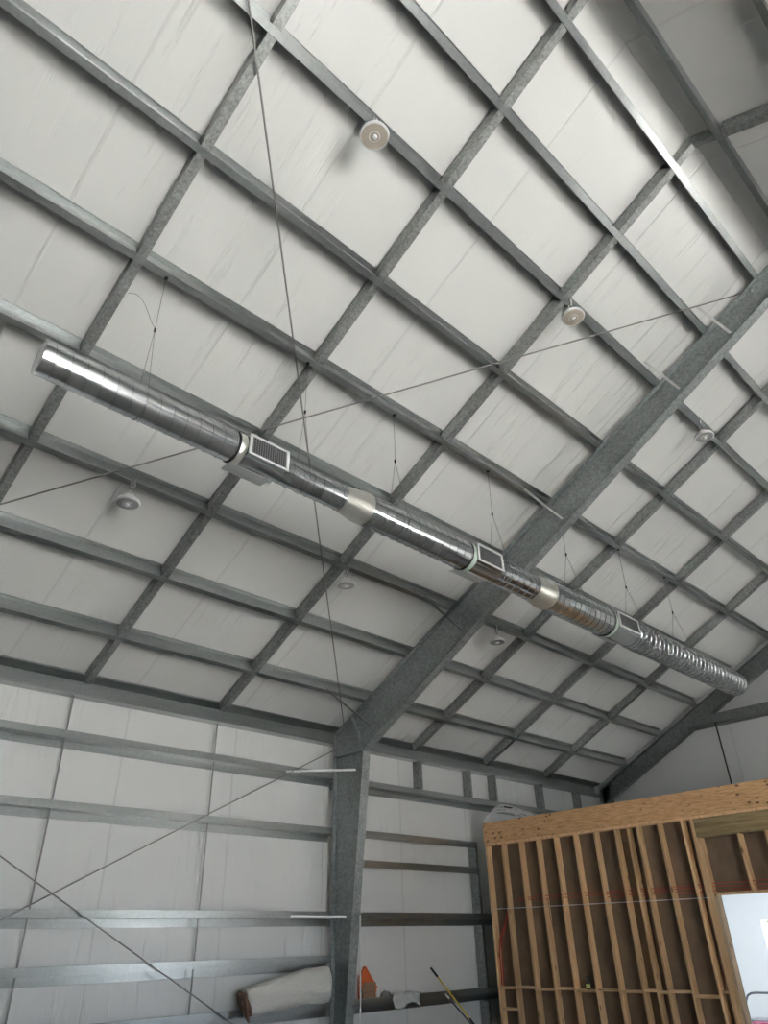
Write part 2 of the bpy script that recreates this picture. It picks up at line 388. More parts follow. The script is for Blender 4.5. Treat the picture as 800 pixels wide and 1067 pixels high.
rigid_frame(X2, 'shallow dark grey end rafter against the gable wall beyond the duct', const=.42, hw=.08, fm='end_frame')

# ================================================================== purlins
PPATH = [(0, .018), (0, 0), (-.066, 0), (-.066, .196), (-.130, .196), (-.130, .180)]
def purlin(x0, x1, y, far=False, label=None):
    mb = MB()
    o = V((x0, y, zb(y))); u, v = T.copy(), N.copy()
    if far:
        o.y = FARY(y); u.y *= -1; v.y *= -1
    mb.section(PPATH, o, u, v, (x1-x0, 0, 0), .004)
    ob = mb.build('purlin', 'purlin', origin=o)
    return tag(ob, label, 'roof purlin', 'galvanized roof purlins')
for bi, (xa, xb, btxt) in enumerate(((X0, X1, 'near bay, left of the big rafter'), (X1, X2, 'far bay, beyond the big rafter'))):
    for i, y in enumerate(PUR):
        purlin(xa+.002, xb-.002, y, False, f'galvanized Z purlin, {ORD[i]} up from the eave, {btxt}')
    for i, y in enumerate(reversed(PUR[4:])):
        nm = ['topmost', 'second', 'third', 'fourth', 'fifth'][i]
        purlin(xa+.002, xb-.002, y, True, f'galvanized purlin, {nm} below the ridge on the opposite slope, {"near" if bi == 0 else "far"} bay')
# outer bay behind the camera's left (ends just out of the frame)
# eave struts
for xa, xb, lb in ((X0, X1, 'galvanized eave strut along the top of the wall, left of the column'), (X1, X2, 'galvanized eave strut along the top of the wall, right of the column')):
    for far in (False,):
        mb = MB(); z0 = 4.735
        mb.section([(0, .03), (0, 0), (.2, 0), (.2, .255), (0, .325), (0, .30)], (xa+.002, EAVE, z0-.0), (0, 1, 0), (0, 0, 1), (xb-xa-.004, 0, 0), .004)
        tag(mb.build('eave_strut', 'purlin', origin=(xa, EAVE, z0)), lb, 'eave strut', 'eave struts')

# ================================================================== bridging channels between purlins
bname = {0: 'leftmost line', 1: 'line left of the lamps by mid bay', 2: 'line just left of the big rafter', 3: 'first line beyond the big rafter', 4: 'second line beyond the big rafter', 5: 'last line before the gable'}
bname = ['third line left of the big rafter', 'second line left of the big rafter', 'first line left of the big rafter', 'first line right of the big rafter', 'second line right of the big rafter', 'third line right of the big rafter']
def bridge_mesh(L, wflip=1):
    mb = MB()
    mb.section([(.045, .0), (.045, -.0)][:0] + [(.045, .020), (.045, 0), (-.045, 0), (-.045, .15), (.045, .15), (.045, .13)], (0, 0, 0), (1, 0, 0), (0, 0, 1), (0, L, 0), .004)
    return mb
def bridging(x, ya, yb, label, far=False, dn=.006):
    """channel from purlin web at ya (upper) to flange at yb (lower)"""
    L = math.hypot(yb-ya, S*(yb-ya))
    mb = bridge_mesh(L)
    rot = Matrix((V((1, 0, 0)), T if not far else V((0, -T.y, T.z)), N if not far else V((0, -N.y, N.z)))).transposed()
    o = V((x, ya, zb(ya))) + N*dn
    if far: o = V((x, FARY(ya), zb(ya))) + V((0, -N.y, N.z))*dn
    mb.v = [tuple(rot @ V(p) + o) for p in mb.v]
    return tag(mb.build('bridging_channel', 'bridging', origin=o), label, 'bridging channel', 'bridging channels between the purlins')
pl_list = [EAVE] + PUR
for li, x in enumerate(LINES):
    for i in range(len(pl_list)-1):
        lower, upper = pl_list[i], pl_list[i+1]
        a = upper + .004
        b = lower - .066*CA - .004
        if i == 0: b = EAVE - .012; lt = 'between the eave strut and first purlin'
        else: lt = f'between the {ORD[i-1]} and {ORD[i]} purlins'
        bridging(x, a, b, f'galvanized channel {lt}, {bname[li]}')
    # over the ridge and down the opposite slope
    fp = list(reversed(PUR[4:]))
    for i in range(len(fp)-1):
        nm = ['topmost and second', 'second and third', 'third and fourth', 'fourth and fifth'][i]
        bridging(x, fp[i]+.004, fp[i+1]-.066*CA-.004, f'dim channel between the {nm} opposite-slope purlins, {bname[li]}', True)
    mb = MB(); y1 = PUR[-1]-.066*CA-.006; y0 = FARY(y1); z1 = zb(y1)+.01; zr = zb(YR)+.01
    for (p, q) in (((y1, z1), (YR, zr)), ((YR, zr), (y0, z1))):
        mb.hexa([(x-.045, p[0], p[1]), (x+.045, p[0], p[1]), (x+.045, q[0], q[1]), (x-.045, q[0], q[1]), (x-.045, p[0], p[1]+.004), (x+.045, p[0], p[1]+.004), (x+.045, q[0], q[1]+.004), (x-.045, q[0], q[1]+.004)])
        mb.hexa([(x-.045, p[0], p[1]), (x-.041, p[0], p[1]), (x-.041, q[0], q[1]), (x-.045, q[0], q[1]), (x-.045, p[0], p[1]+.13), (x-.041, p[0], p[1]+.13), (x-.041, q[0], q[1]+.13), (x-.045, q[0], q[1]+.13)])
    tag(mb.build('bridging_channel', 'bridging', origin=(x, YR, zr)), f'bent channel folded over the ridge, {bname[li]}', 'bridging channel', 'bridging channels between the purlins')

# ================================================================== wall girts
def girt(x0, x1, z, label, kind='z', up=.10):
    mb = MB()
    if kind == 'z': path = [(.018, up), (0, up), (0, 0), (.197, 0), (.197, -.10), (.18, -.10)]
    else: path = [(.06, -.055), (0, -.055), (0, .055), (.06, .055)]
    mb.section(path, (x0, EAVE, z), (0, 1, 0), (0, 0, 1), (x1-x0, 0, 0), .004)
    return tag(mb.build('wall_girt', 'purlin', origin=(x0, EAVE, z)), label, 'wall girt', 'horizontal wall girts')
gn = ['highest', 'second highest', 'third highest', 'fourth highest', 'lowest visible']
for nm, z in zip(gn, (4.125, 3.215, 1.955, 1.345, .735)):
    girt(X0+.002, X1-.002, z, f'{nm} galvanized girt on the wall left of the column')
girt(X1+.002, X2-.002, 4.085, 'top galvanized girt on the wall right of the column, under the short studs')
girt(X1+.002, X2-.002, 1.945, 'galvanized girt right of the column, halfway up, running behind the wall post')
girt(X1+.002, X2-.002, .735, 'lowest galvanized girt right of the column, carrying the orange wedge and carton')
girt(X1+.002, 12.36, 3.265, 'upper of two thin girts ending at the wall post', 'c')
girt(X1+.002, 12.36, 2.79, 'lower of two thin girts ending at the wall post', 'c')
# short studs and the post
def cpost(x, z0, z1, label, name='wall_stud', dy=.0):
    mb = MB(); mb.section([(.06, .02), (.06, 0), (0, 0), (0, .19), (.06, .19)], (x, EAVE-dy, z0), (1, 0, 0), (0, 1, 0), (0, 0, z1-z0), .004)
    return tag(mb.build(name, 'bridging', origin=(x, EAVE, z0)), label, 'steel stud', 'steel wall studs')
for i, x in enumerate((10.82, 12.36, 13.22, 15.0, 16.6)):
    cpost(x, 4.19, 4.733, f'short galvanized stud between eave strut and top girt, {ORD[i]} right of the column')
for z0, z1, tx in ((.0, .62, 'below the lowest girt'), (.84, 1.84, 'just above the lowest girt'), (2.05, 3.32, 'ending at the thin girts')):
    cpost(12.362, z0, z1, f'galvanized wall post segment beside the timber partition, {tx}', 'wall_post')
# sag rods on the wall
for x, t_ in ((3.74, 'farther left of the two'), (6.13, 'nearer the column of the two')):
    mb = MB(); mb.tube([(x, 10.26, 0.0), (x, 10.26, 4.735)], .012, 8)
    tag(mb.build('sag_rod', 'rod', origin=(x, 10.26, 0)), f'thin vertical rod threaded through the left wall girts, {t_}', 'sag rod', 'vertical sag rods')
# bracing rods
def rod(name, a, b, label, r=.009, clip=True):
    a = V(a); b = V(b); t = thing(name, a, label, 'bracing rod', 'diagonal bracing rods')
    mb = MB(); mb.tube([a, b], r, 8); mb.build('rod', 'rod', t)
    d = (b-a).normalized()
    for p, s in ((a, 1), (b, -1)):
        mb = MB(); mb.tube([p-d*s*.03, p+d*s*.03], r*2.6, 6); mb.build('end_nut', 'frame', t)
    return t
rod('bracing_rod', (X1-.09, 10.10, 4.62), (-.30, 10.10, .02), 'long diagonal rod rising along the left wall to the column top')
rod('bracing_rod', (X0+.05, 10.13, 4.62), (7.98, 10.13, .02), 'long diagonal rod falling along the left wall toward the column foot')
def under(x, y, dz): return V((x, y, zb(y)-dz))
rod('bracing_rod', under(X1-.09, 9.86, .06), under(X0+.10, 1.12, .06), 'long roof rod running from the column top up past the duct', .010)
rod('bracing_rod', under(X1-.05, 1.22, .085), under(X0+.10, 9.80, .085), 'long roof rod running from the ridge end of the big rafter down behind the duct', .010)
# flange braces, pale angles
for i, ((ax, ay), (by, bz)) in enumerate((((7.991, 1.845), (1.669, 8.741)), ((7.983, 2.719), (2.54, 8.285)), ((7.908, 4.964), (4.761, 7.087)), ((7.874, 7.111), (6.906, 5.881)), ((7.60, 9.27), (9.18, 4.83)))):
    mb = MB(); a = V((ax, ay, zb(ay)-.012)); b = V((X1-.07, by, bz+.03))
    d = (b-a).normalized(); sd = d.cross(V((0, 0, 1))).normalized(); u = sd.cross(d)
    mb.section([(.0, .038), (0, 0), (.038, 0)], a, sd, u, b-a, .004)
    tx = ['by the ridge, topmost white one', 'below the topmost, also bright white', 'just above the duct', 'just below the duct, dull grey', 'at the column top, crossing the haunch'][i]
    tag(mb.build('flange_brace', 'pale_angle' if i < 3 else 'bridging', origin=a), f'angle brace from purlin to big rafter, {tx}', 'flange brace', 'flange braces of the big rafter')
for i, (ax, az, by, bz) in enumerate(((7.485, 4.10, 9.56, 4.16), (7.70, 1.96, 9.80, 1.943))):
    mb = MB(); a = V((ax, EAVE-.01, az)); b = V((X1-.075, by, bz)); sd = V((0, 0, 1))
    d = (b-a).normalized(); sd = d.cross(V((0, 0, 1))).normalized(); u = sd.cross(d)
    mb.section([(.0, .04), (0, 0), (.04, 0)], a, sd, u, b-a, .004)
    tag(mb.build('flange_brace', 'pale_angle', origin=a), ['upper pale angle brace from wall girt to column', 'lower pale angle brace from wall girt to column'][i], 'flange brace', 'pale column braces')
# thin conduit standing beside the column
mb = MB(); mb.tube([(8.66, 9.60, 0), (8.66, 9.60, 1.9), (8.68, 9.62, 1.98)], .013, 10); mb.tube([(8.66, 9.60, .78), (8.66, 9.83, .78)], .012, 8)
tag(mb.build('conduit', 'pale_angle', smooth=True, origin=(8.66, 9.6, 0)), 'thin pale conduit standing upright against the inner face of the column', 'conduit')
# gable girt, gable rod
mb = MB(); mb.section([(0, .2), (0, 0), (.2, 0), (.2, -.06)], (X2-.10, -5.0, 5.94), (1, 0, 0), (0, 0, 1), (0, 12.45, 0), .005)
tag(mb.build('gable_girt', 'end_frame', origin=(X2-.1, 7.2, 5.94)), 'dark steel girt crossing the gable wall under the end rafter', 'wall girt')
mb = MB(); mb.tube([(X2-.02, 6.80, 0), (X2-.02, 6.80, 5.95)], .018, 8)
tag(mb.build('sag_rod', 'spring', origin=(X2-.02, 6.8, 0)), 'dark thin vertical rod on the gable wall above the timber beam', 'sag rod')

# ================================================================== spiral duct
DY, DZ = 5.008, 5.812
def spiral(x0, x1, r, pitch=.135, h=.007, n=40):
    mb = MB(); turns = (x1-x0)/pitch; tot = int(turns*n); pr = [(0, 0), (.003, h), (.013, h), (.016, 0)]
    idx = {}
    for i in range(tot+1):
        a = 2*math.pi*i/n; xb = x0 + pitch*i/n
        for j, (dx, dr) in enumerate(pr):
            x = min(xb+dx, x1); idx[i, j] = len(mb.v)
            mb.v.append((x, DY+(r+dr)*math.cos(a), DZ+(r+dr)*math.sin(a)))
    for i in range(tot):
        for j in range(3): mb.f.append((idx[i, j], idx[i+1, j], idx[i+1, j+1], idx[i, j+1]))
        if i+n+1 <= tot: mb.f.append((idx[i, 3], idx[i+1, 3], idx[i+n+1, 0], idx[i+n, 0]))
    # plain ends closing the two ragged edges
    for xe, lo, side in ((x0, 0, 0), (x1, tot-n, 3)):
        o = len(mb.v); 
        for k in range(n+1):
            i = lo+k; a = 2*math.pi*i/n
            mb.v.append((xe, DY+r*math.cos(a), DZ+r*math.sin(a)))
        for k in range(n):
            mb.f.append((o+k, o+k+1, idx[lo+k+1, side], idx[lo+k, side]))
    return mb
duct = thing('air_duct', (DY*0+7.5, DY, DZ-.25), 'long shiny spiral metal air duct hung below the roof on cables', 'duct')
def ring(x0, x1, r, name, m_, n=48, dr=.004):
    mb = MB(); mb.lathe((0, DY, DZ), [(r, x0), (r+dr, x0), (r+dr, x1), (r, x1)], n, 'x'); mb.f = mb.f[:-2]
    # close inner
    return mb.build(name, m_, duct, True)
o_ = spiral(.985, 2.93, .159).build('duct_section', 'duct', duct, True, angle=25)
mb = MB(); mb.lathe((0, DY, DZ), [(.0005, .98), (.15, .98), (.163, .975), (.163, 1.01), (.160, 1.01)], 48, 'x'); mb.build('end_cap', 'duct', duct, True)
spiral(3.44, 4.28, .148).build('duct_section', 'duct', duct, True, angle=25)
spiral(4.60, 6.38, .187).build('duct_section', 'duct', duct, True, angle=25)
spiral(6.92, 7.80, .182).build('duct_section', 'duct', duct, True, angle=25)
spiral(8.10, 9.75, .222).build('duct_section', 'duct', duct, True, angle=25)
spiral(10.42, 14.60, .222, .15, .010).build('duct_section', 'duct', duct, True, angle=30)
def trans(x0, r0, x1, r1, nm='reducer'):
    mb = MB(); mb.lathe((0, DY, DZ), [(r0+.004, x0-.03), (r0+.004, x0), (r0*.35+r1*.65, x0+(x1-x0)*.45), (r1+.003, x1-(x1-x0)*.2), (r1+.003, x1+.02)], 48, 'x')
    mb.f = mb.f[:-2]; return mb.build(nm, 'collar', duct, True, angle=30)
trans(4.28, .150, 4.60, .187); trans(7.80, .184, 8.12, .224)
for x, r in ((2.86, .160), (6.33, .188), (9.70, .224)):
    mb = MB(); mb.lathe((0, DY, DZ), [(r+.003, x-.028), (r+.009, x-.022), (r+.009, x-.006), (r+.003, x)], 48, 'x'); mb.f = mb.f[:-2]; mb.build('joint_band', 'spring', duct, True)
    mb = MB(); mb.lathe((0, DY, DZ), [(r+.002, x+.002), (r+.005, x+.006), (r+.005, x+.07), (r+.002, x+.074)], 48, 'x'); mb.f = mb.f[:-2]; mb.build('joint_collar', 'collar' if x < 3 else 'tape', duct, True)
def register(x0, x1, r):
    # plenum body with an air register on either side and a bent pan below the far one
    q = r+.014
    mb = MB(); mb.lathe((0, DY, DZ), [(r-.004, x0-.05), (r-.004, x1+.05)], 40, 'x'); mb.f = mb.f[:-2]
    h = .112
    mb.box((x0-.01, DY-q+.004, DZ-h), (x1+.01, DY+q, DZ+h)); pn = mb.build('plenum', 'duct', duct, False)
    for s in (-1, 1):
        yf = DY+s*q; H = .124; W = .026
        lo, hi = min(yf, yf+s*.014), max(yf, yf+s*.014)
        fr = MB()
        fr.box((x0-.02, lo, DZ+H-W), (x1+.02, hi, DZ+H)); fr.box((x0-.02, lo, DZ-H), (x1+.02, hi, DZ-H+W))
        fr.box((x0-.02, lo, DZ-H+W), (x0+.014, hi, DZ+H-W)); fr.box((x1-.014, lo, DZ-H+W), (x1+.02, hi, DZ+H-W))
        f_ = fr.build('register', 'register', duct)
        b = MB(); b.box((x0+.014, min(yf, yf+s*.003), DZ-H+W), (x1-.014, max(yf, yf+s*.003), DZ+H-W)); b.build('opening', 'register_shade', f_)  # flat dark plate on the plenum; shade behind the louvers put into its colour
        g = MB(); n = 15
        for k in range(n):
            x = x0+.03+(x1-x0-.06)*k/(n-1)
            g.box((x-.003, min(yf+s*.006, yf+s*.011), DZ-H+W), (x+.003, max(yf+s*.006, yf+s*.011), DZ+H-W))
        for k in range(1, 8):
            z = DZ-H+W+(2*H-2*W)*k/8
            g.box((x0+.016, min(yf+s*.0035, yf+s*.0055), z-.0016), (x1-.016, max(yf+s*.0035, yf+s*.0055), z+.0016))
        g.build('louver', 'blade', f_)
    za, zb_ = -(r*.8+.04), -(r*.35+.045)
    mb = MB(); P = [(x0-.10, DY+.03, DZ+za), (x1-.06, DY+.03, DZ+za), (x1-.02, DY+.27, DZ+zb_), (x0-.06, DY+.27, DZ+zb_)]
    mb.hexa(P + [(a_, b_, c_+.005) for a_, b_, c_ in P]); mb.build('register_pan', 'register', duct)
register(2.96, 3.40, .150); register(6.40, 6.88, .184); register(9.77, 10.36, .222)
# crinkled film wrapped over the last section
mb = MB(); nx, na = 150, 56
for i in range(nx+1):
    x = 10.55 + (14.68-10.55)*i/nx
    for k in range(na):
        a = 2*math.pi*k/na
        r = .236 + .006*math.sin(9*a+3.1*x) + .005*math.sin(23*x+2*a) + random.uniform(-.005, .006)
        if i > nx-4: r *= (nx-i+1.5)/5.5
        mb.v.append((x, DY+r*math.cos(a), DZ+r*math.sin(a)))
for i in range(nx):
    for k in range(na): mb.f.append((i*na+k, i*na+(k+1) % na, (i+1)*na+(k+1) % na, (i+1)*na+k))
mb.build('plastic_film', 'film', duct, True, angle=180)
mb = MB(); mb.lathe((0, DY, DZ), [(.0005, 14.60), (.22, 14.60), (.224, 14.605), (.224, 14.57), (.222, 14.57)], 40, 'x'); mb.build('end_cap', 'duct', duct, True)
# small white sticker on the second transition
mb = MB(); a0 = math.radians(168)
for k in range(5):
    a = math.radians(172-k*9); rr = .2275
    for x in (7.955, 8.045): mb.v.append((x, DY+rr*math.cos(a), DZ+rr*math.sin(a)))
for k in range(4): mb.f.append((2*k, 2*k+1, 2*k+3, 2*k+2))
mb.build('sticker', 'bottle', duct)
# hanger cables
def hanger(x, label, r, zc=None, tail=False):
    yw = DY; ztop = zb(yw)
    t = thing('hanger_cable', (x, yw, ztop), label, 'hanger cable', 'duct hanger cables')
    zc = zc or ztop-.74
    mb = MB(); mb.tube([(x, yw-.01, ztop-.0), (x, yw, zc)], .0028, 6)
    for s in (-1, 1): mb.tube([(x, yw, zc), (x+.01*s, yw+s*(r+.003), DZ+.0)], .0025, 6)
    mb.tube([(x+.005, yw+(r+.005)*math.cos(a), DZ+(r+.005)*math.sin(a)) for a in [math.radians(180+10*k) for k in range(19)]], .0025, 6)
    if tail: mb.tube([(x, yw, zc+.01)] + [(x-.02-.20*k/8*1.55, yw-.02*k/8, zc+.01+.26*math.sin(math.pi*.72*k/8)+.04*k/8) for k in range(1, 9)], .0025, 6)
    mb.build('wire', 'cable', t)
    mb = MB(); mb.box((x-.009, yw-.009, zc-.022), (x+.009, yw+.009, zc+.022)); mb.build('gripper', 'spring', t)
    mb = MB(); mb.box((x-.014, yw-.035, ztop-.02), (x+.014, yw+.004, ztop-.002)); mb.build('beam_clip', 'spring', t)
for x, tx, r, tl in ((1.87, 'with a looping loose tail, near the closed duct end', .159, True), (5.15, 'between the first register and the big rafter', .187, False), (3.72, 'beside the first register, left of the reducer', .150, False), (7.08, 'just left of the big rafter', .187, False), (8.92, 'just beyond the big rafter', .222, False), (10.75, 'above the third register', .236, False), (12.44, 'above the film-wrapped duct, farthest', .236, False)):
    hanger(x, f'thin duct hanger cable {tx}', r, None, tl)

# ================================================================== lamps
def lamp(x, y, label, lens):
    y0 = y; zf = zb(y)                                        # purlin underside
    t = thing('high_bay_lamp', (x, y0-.03, zf-.34), label, 'lamp', 'round high bay lamps')
    c = (x, y0-.03, zf-.34)
    mb = MB(); mb.lathe(c, [(.128, .0), (.142, .004), (.146, .016), (.140, .034), (.118, .048), (.075, .062), (.072, .100), (.060, .112), (.02, .118)], 40)
    for k in range(20):
        a = 2*math.pi*k/20; d = V((math.cos(a), math.sin(a), 0)); p = V(c)+d*.075+V((0, 0, .06)); q = V(c)+d*.128+V((0, 0, .042))
        mb.beam(p, q, .004, .03)
    mb.build('housing', 'lamp_body', t, True)
    mb = MB(); mb.lathe(c, [(.0005, -.004), (.02, -.004), (.128, -.001), (.128, .004)], 40); ln = mb.build('lens', lens, t, True)
    mb = MB(); mb.lathe(c, [(.0005, -.022), (.016, -.022), (.027, -.012), (.029, -.003)], 24); mb.build('sensor', 'lamp_body', ln, True)
    mb = MB(); mb.lathe(c, [(.048, -.0042), (.050, -.0075), (.054, -.0075), (.056, -.0040)], 40); mb.f = mb.f[:-2]; mb.build('lens_ring', 'lamp_body', ln, True)
    mb = MB(); pts = [(x, y0-.03, zf-.24+.02)] + [(x+.028*math.sin(a), y0-.03, zf-.165+.035*-math.cos(a)) for a in [math.radians(20+k*26) for k in range(11)]]
    mb.tube(pts, .005, 8); mb.tube([(x-.0, y0-.03, zf-.135), (x, y0-.03, zf+.0)], .006, 8); mb.build('hook', 'rod', t, True)
    mb = MB(); mb.tube([(x+.03, y0-.03, zf-.25), (x+.05, y0-.02, zf-.18), (x-.01, y0-.0, zf-.12), (x+.06, y0-.02, zf-.06), (x+.03, y0-.04, zf-.0)], .008, 8); mb.build('cord', 'white_cable', t, True)
for x, y, tx, ln in ((2.74, 2.80, 'round white ceiling lamp with a tan lens, upper left, seen almost full face', 'lens'), (6.16, 2.80, 'round ceiling lamp with a tan lens, beside the roof rod left of the rafter top', 'lens'), (9.83, 2.80, 'round pale ceiling lamp right of the big rafter near the ridge', 'lens_grey'),
                     (2.74, 7.12, 'round grey-lensed lamp hanging below the duct at far left', 'lens_grey'), (6.15, 7.12, 'small-looking lamp beside a bridging channel left of the big rafter below the duct', 'lens_grey'), (9.70, 7.12, 'dim flat-looking lamp below the duct just right of the big rafter', 'lens_grey')):
    lamp(x, y, tx, ln)

# ================================================================== timber partition
XP = 12.10; DP = .14
STUDS = [9.69, 9.30, 8.88, 8.48, 8.08, 7.66, 7.24, 6.83, 6.59, 6.41, 6.02, 5.61]
ZT = 3.22
for i, y in enumerate(STUDS):
    mb = MB(); mb.box((XP, y-.038, .04), (XP+DP, y, ZT-.038))
    tag(mb.build('timber_stud', 'stud', origin=(XP, y, .04)), f'upright pine stud, {ORD[i]} from the steel wall side of the timber partition', 'timber stud', 'pine studs of the partition')
for y0, y1, z1, tx in ((5.46, 5.40, ZT-.038, 'full-height pine king stud at the end of the treated header'), (5.40, 5.345, 2.90, 'thick pine jack stud under the treated header beside the doorway'), (5.345, 5.30, 2.10, 'pale trimmer stud lining the bright doorway')):
    mb = MB(); mb.box((XP, y1, .04), (XP+DP, y0-.001, z1-.001)); tag(mb.build('timber_stud', 'stud' if z1 > 2.2 else 'fir', origin=(XP, y0, .04)), tx, 'timber stud', 'doorway studs')
mb = MB(); mb.box((XP, 5.302, 0), (XP+DP, 9.69, .04)); tag(mb.build('bottom_plate', 'block', origin=(XP, 7, 0)), 'pine bottom plate under the partition studs on the slab', 'timber plate')
mb = MB(); mb.box((XP, 1.0, ZT-.038), (XP+DP, 9.69, ZT)); tag(mb.build('top_plate', 'stud', origin=(XP, 7, ZT)), 'thin pine top plate under the big strand beam', 'timber plate')
mb = MB(); mb.box((XP-.005, 1.0, ZT+.001), (XP+DP, 9.715, 3.60)); tag(mb.build('timber_beam', 'strand', origin=(XP, 9.6, ZT)), 'deep orange-brown strand timber beam along the top of the partition', 'timber beam')
mb = MB(); mb.box((XP, 1.0, 2.901), (XP+DP, 5.40, ZT-.039)); tag(mb.build('header', 'treated', origin=(XP, 5.4, 2.9)), 'greenish brown treated header timber over the doorway', 'timber header')
for y, tx in ((4.76, 'short pine cripple stud between treated header and doorway'), (4.35, 'short cripple stud over the doorway at the right edge')):
    mb = MB(); mb.box((XP, y-.038, 2.13), (XP+DP, y, 2.90)); tag(mb.build('cripple_stud', 'stud', origin=(XP, y, 2.13)), tx, 'timber stud', 'cripple studs')
mb = MB(); mb.box((XP, 4.2, 2.092), (XP+DP, 5.345, 2.129)); tag(mb.build('door_head', 'stud', origin=(XP, 5.3, 2.1)), 'pine sill plate across the top of the bright doorway', 'timber plate')
# blocking
def blk(y0, y1, z, i, tx): 
    mb = MB(); mb.box((XP+.0, y1+.001, z-.038), (XP+DP, y0-.039, z)); tag(mb.build('blocking', 'block', origin=(XP, y0, z)), tx, 'timber blocking', 'timber blocking between studs')
zs = [.87, .885, .86, .88, .855, .875, .86, .88, .86, .875, .82]
for i in range(len(STUDS)-1):
    blk(STUDS[i], STUDS[i+1], zs[i], i, f'horizontal pine block between the {ORD[i]} and {ORD[i+1]} studs, knee height')
blk(STUDS[0], STUDS[1], .56, 0, 'lower pine block between the first and second studs')
mb = MB(); mb.box((XP, 5.461, .845), (XP+DP, 5.571, .88)); tag(mb.build('blocking', 'block', origin=(XP, 5.5, .88)), 'short pine block between the twelfth stud and the doorway', 'timber blocking', 'timber blocking between studs')
BX = XP+DP+.002
mb = MB(); mb.box((BX, 5.30, 0), (BX+.010, 9.70, ZT)); mb.box((BX, 4.2, 2.10), (BX+.010, 5.30, ZT)); mb.box((BX, 1.0, 0), (BX+.010, 4.2, ZT))
struct(mb.build('wall_partition', 'kraft'))
mb = MB(); mb.box((XP+DP+.012, 9.58, 0), (WX1-.04, 9.70, ZT)); mb.box((XP+DP+.013, 5.302, .0), (XP+DP+.025, 9.58, ZT)); mb.box((XP+DP+.012, 1.0, 0), (WX1-.04, 1.1, ZT)); struct(mb.build('wall_room', 'white_wall'))
mb = MB(); mb.box((XP+DP+.013, 1.0, ZT+.001), (WX1-.04, 9.70, ZT+.1)); struct(mb.build('ceiling_room', 'white_wall'))
# lining of the gable wall inside the room with its window
mb = MB(); xw = 17.55
mb.box((xw, WY1, 0), (xw+.1, 9.58, ZT)); mb.box((xw, 1.1, 0), (xw+.1, WY0, ZT)); mb.box((xw, WY0, 0), (xw+.1, WY1, WZ0)); mb.box((xw, WY0, WZ1), (xw+.1, WY1, ZT))
struct(mb.build('wall_room', 'white_wall'))
win = MB(); xx = xw+.32
for a, b in (((xx, WY0, WZ0), (xx+.06, WY1, WZ0+.05)), ((xx, WY0, WZ1-.05), (xx+.06, WY1, WZ1)), ((xx, WY0, WZ0+.05), (xx+.06, WY0+.05, WZ1-.05)), ((xx, WY1-.05, WZ0+.05), (xx+.06, WY1, WZ1-.05)), ((xx, 6.05, WZ0+.05), (xx+.06, 6.1, WZ1-.05))): win.box(a, b)
wo = struct(win.build('window_1', 'green_trim'))
mb = MB(); 
for a, b in (((xw+.1, WY0-.02, WZ0-.02), (xx+.1, WY1+.02, WZ0)), ((xw+.1, WY0-.02, WZ1), (xx+.1, WY1+.02, WZ1+.02)), ((xw+.1, WY0-.02, WZ0), (xx+.1, WY0, WZ1)), ((xw+.1, WY1, WZ0), (xx+.1, WY1+.02, WZ1))): mb.box(a, b)
struct(mb.build('trim_1', 'white_wall'))
# unseen glowing panel, added to brighten the white room
rl = thing('added_room_light', (14.6, 6.0, ZT-.05), 'added flat white panel light, unseen, brightening the room behind the partition', 'lamp')
mb = MB(); mb.box((14.0, 5.4, ZT-.05), (15.2, 6.6, ZT)); mb.build('housing', 'lamp_body', rl)
em = bpy.data.materials.new('added_light_glow'); em.use_nodes = True; eb = em.node_tree.nodes['Principled BSDF']; eb.inputs['Emission Color'].default_value = (.88, .95, 1, 1); eb.inputs['Emission Strength'].default_value = 7
mb = MB(); mb.box((14.03, 5.43, ZT-.055), (15.17, 6.57, ZT-.05)); mb.build('glow_panel', em, rl)

# cables in the partition
def wob(y0, y1, z, amp, n, x, sag=.0):
    return [(x+random.uniform(-.01, .01), y0+(y1-y0)*i/n, z+random.uniform(-amp, amp)) for i in range(n+1)]
for k, (z, tx) in enumerate(((2.25, 'upper red cable threaded level through the partition studs'), (2.205, 'middle red cable threaded through the partition studs'), (2.165, 'lower red cable threaded through the partition studs, starting farther right'))):
    mb = MB(); mb.tube(wob([9.1, 9.15, 7.3][k], 3.6, z, .012, 26, XP+.04+.012*k), .006, 6)
    tag(mb.build('red_cable', 'red_cable', smooth=True, origin=(XP, 9, z)), tx, 'cable', 'red cables')
for k, tx in enumerate(('left strand of the hanging red cable by the first stud', 'right strand of the hanging red cable by the first stud')):
    mb = MB(); pts = [(XP+.05+.02*k, 9.33-.02*k, 2.06), (XP+.05+.02*k, 9.42, 1.85), (XP+.04+.02*k, 9.58-.03*k, 1.60), (XP+.04+.02*k, 9.62-.04*k, 1.35), (XP+.04+.02*k, 9.62-.03*k, 1.05), (XP+.04+.02*k, 9.63-.03*k, .885)]
    mb.tube(pts, .011, 6); tag(mb.build('red_cable', 'red_cable', smooth=True, origin=pts[0]), tx, 'cable', 'red cables')
mb = MB(); mb.tube([(XP-.006, 9.66, 2.09), (XP-.006, 5.40, 2.065)], .007, 6); tag(mb.build('layout_string', 'white_cable', origin=(XP, 9.5, 2.09)), 'straight white line strung level across the faces of the studs', 'string')
mb = MB(); mb.tube([(XP+.03, 8.39, 2.2), (XP+.02, 8.38, 1.9), (XP+.02, 8.34, 1.6), (XP+.02, 8.27, 1.42), (XP+.01, 8.31, 1.36), (XP+.02, 8.37, 1.40)], .005, 6)
tag(mb.build('thin_wire', 'brown_felt', smooth=True, origin=(XP, 8.3, 1.4)), 'thin brown wire dangling in a hook beside the fourth stud', 'wire')
t = thing('marker_can', (XP+.05, 7.83, .856), 'small dark container with a yellow-green label standing on blocking', 'container')
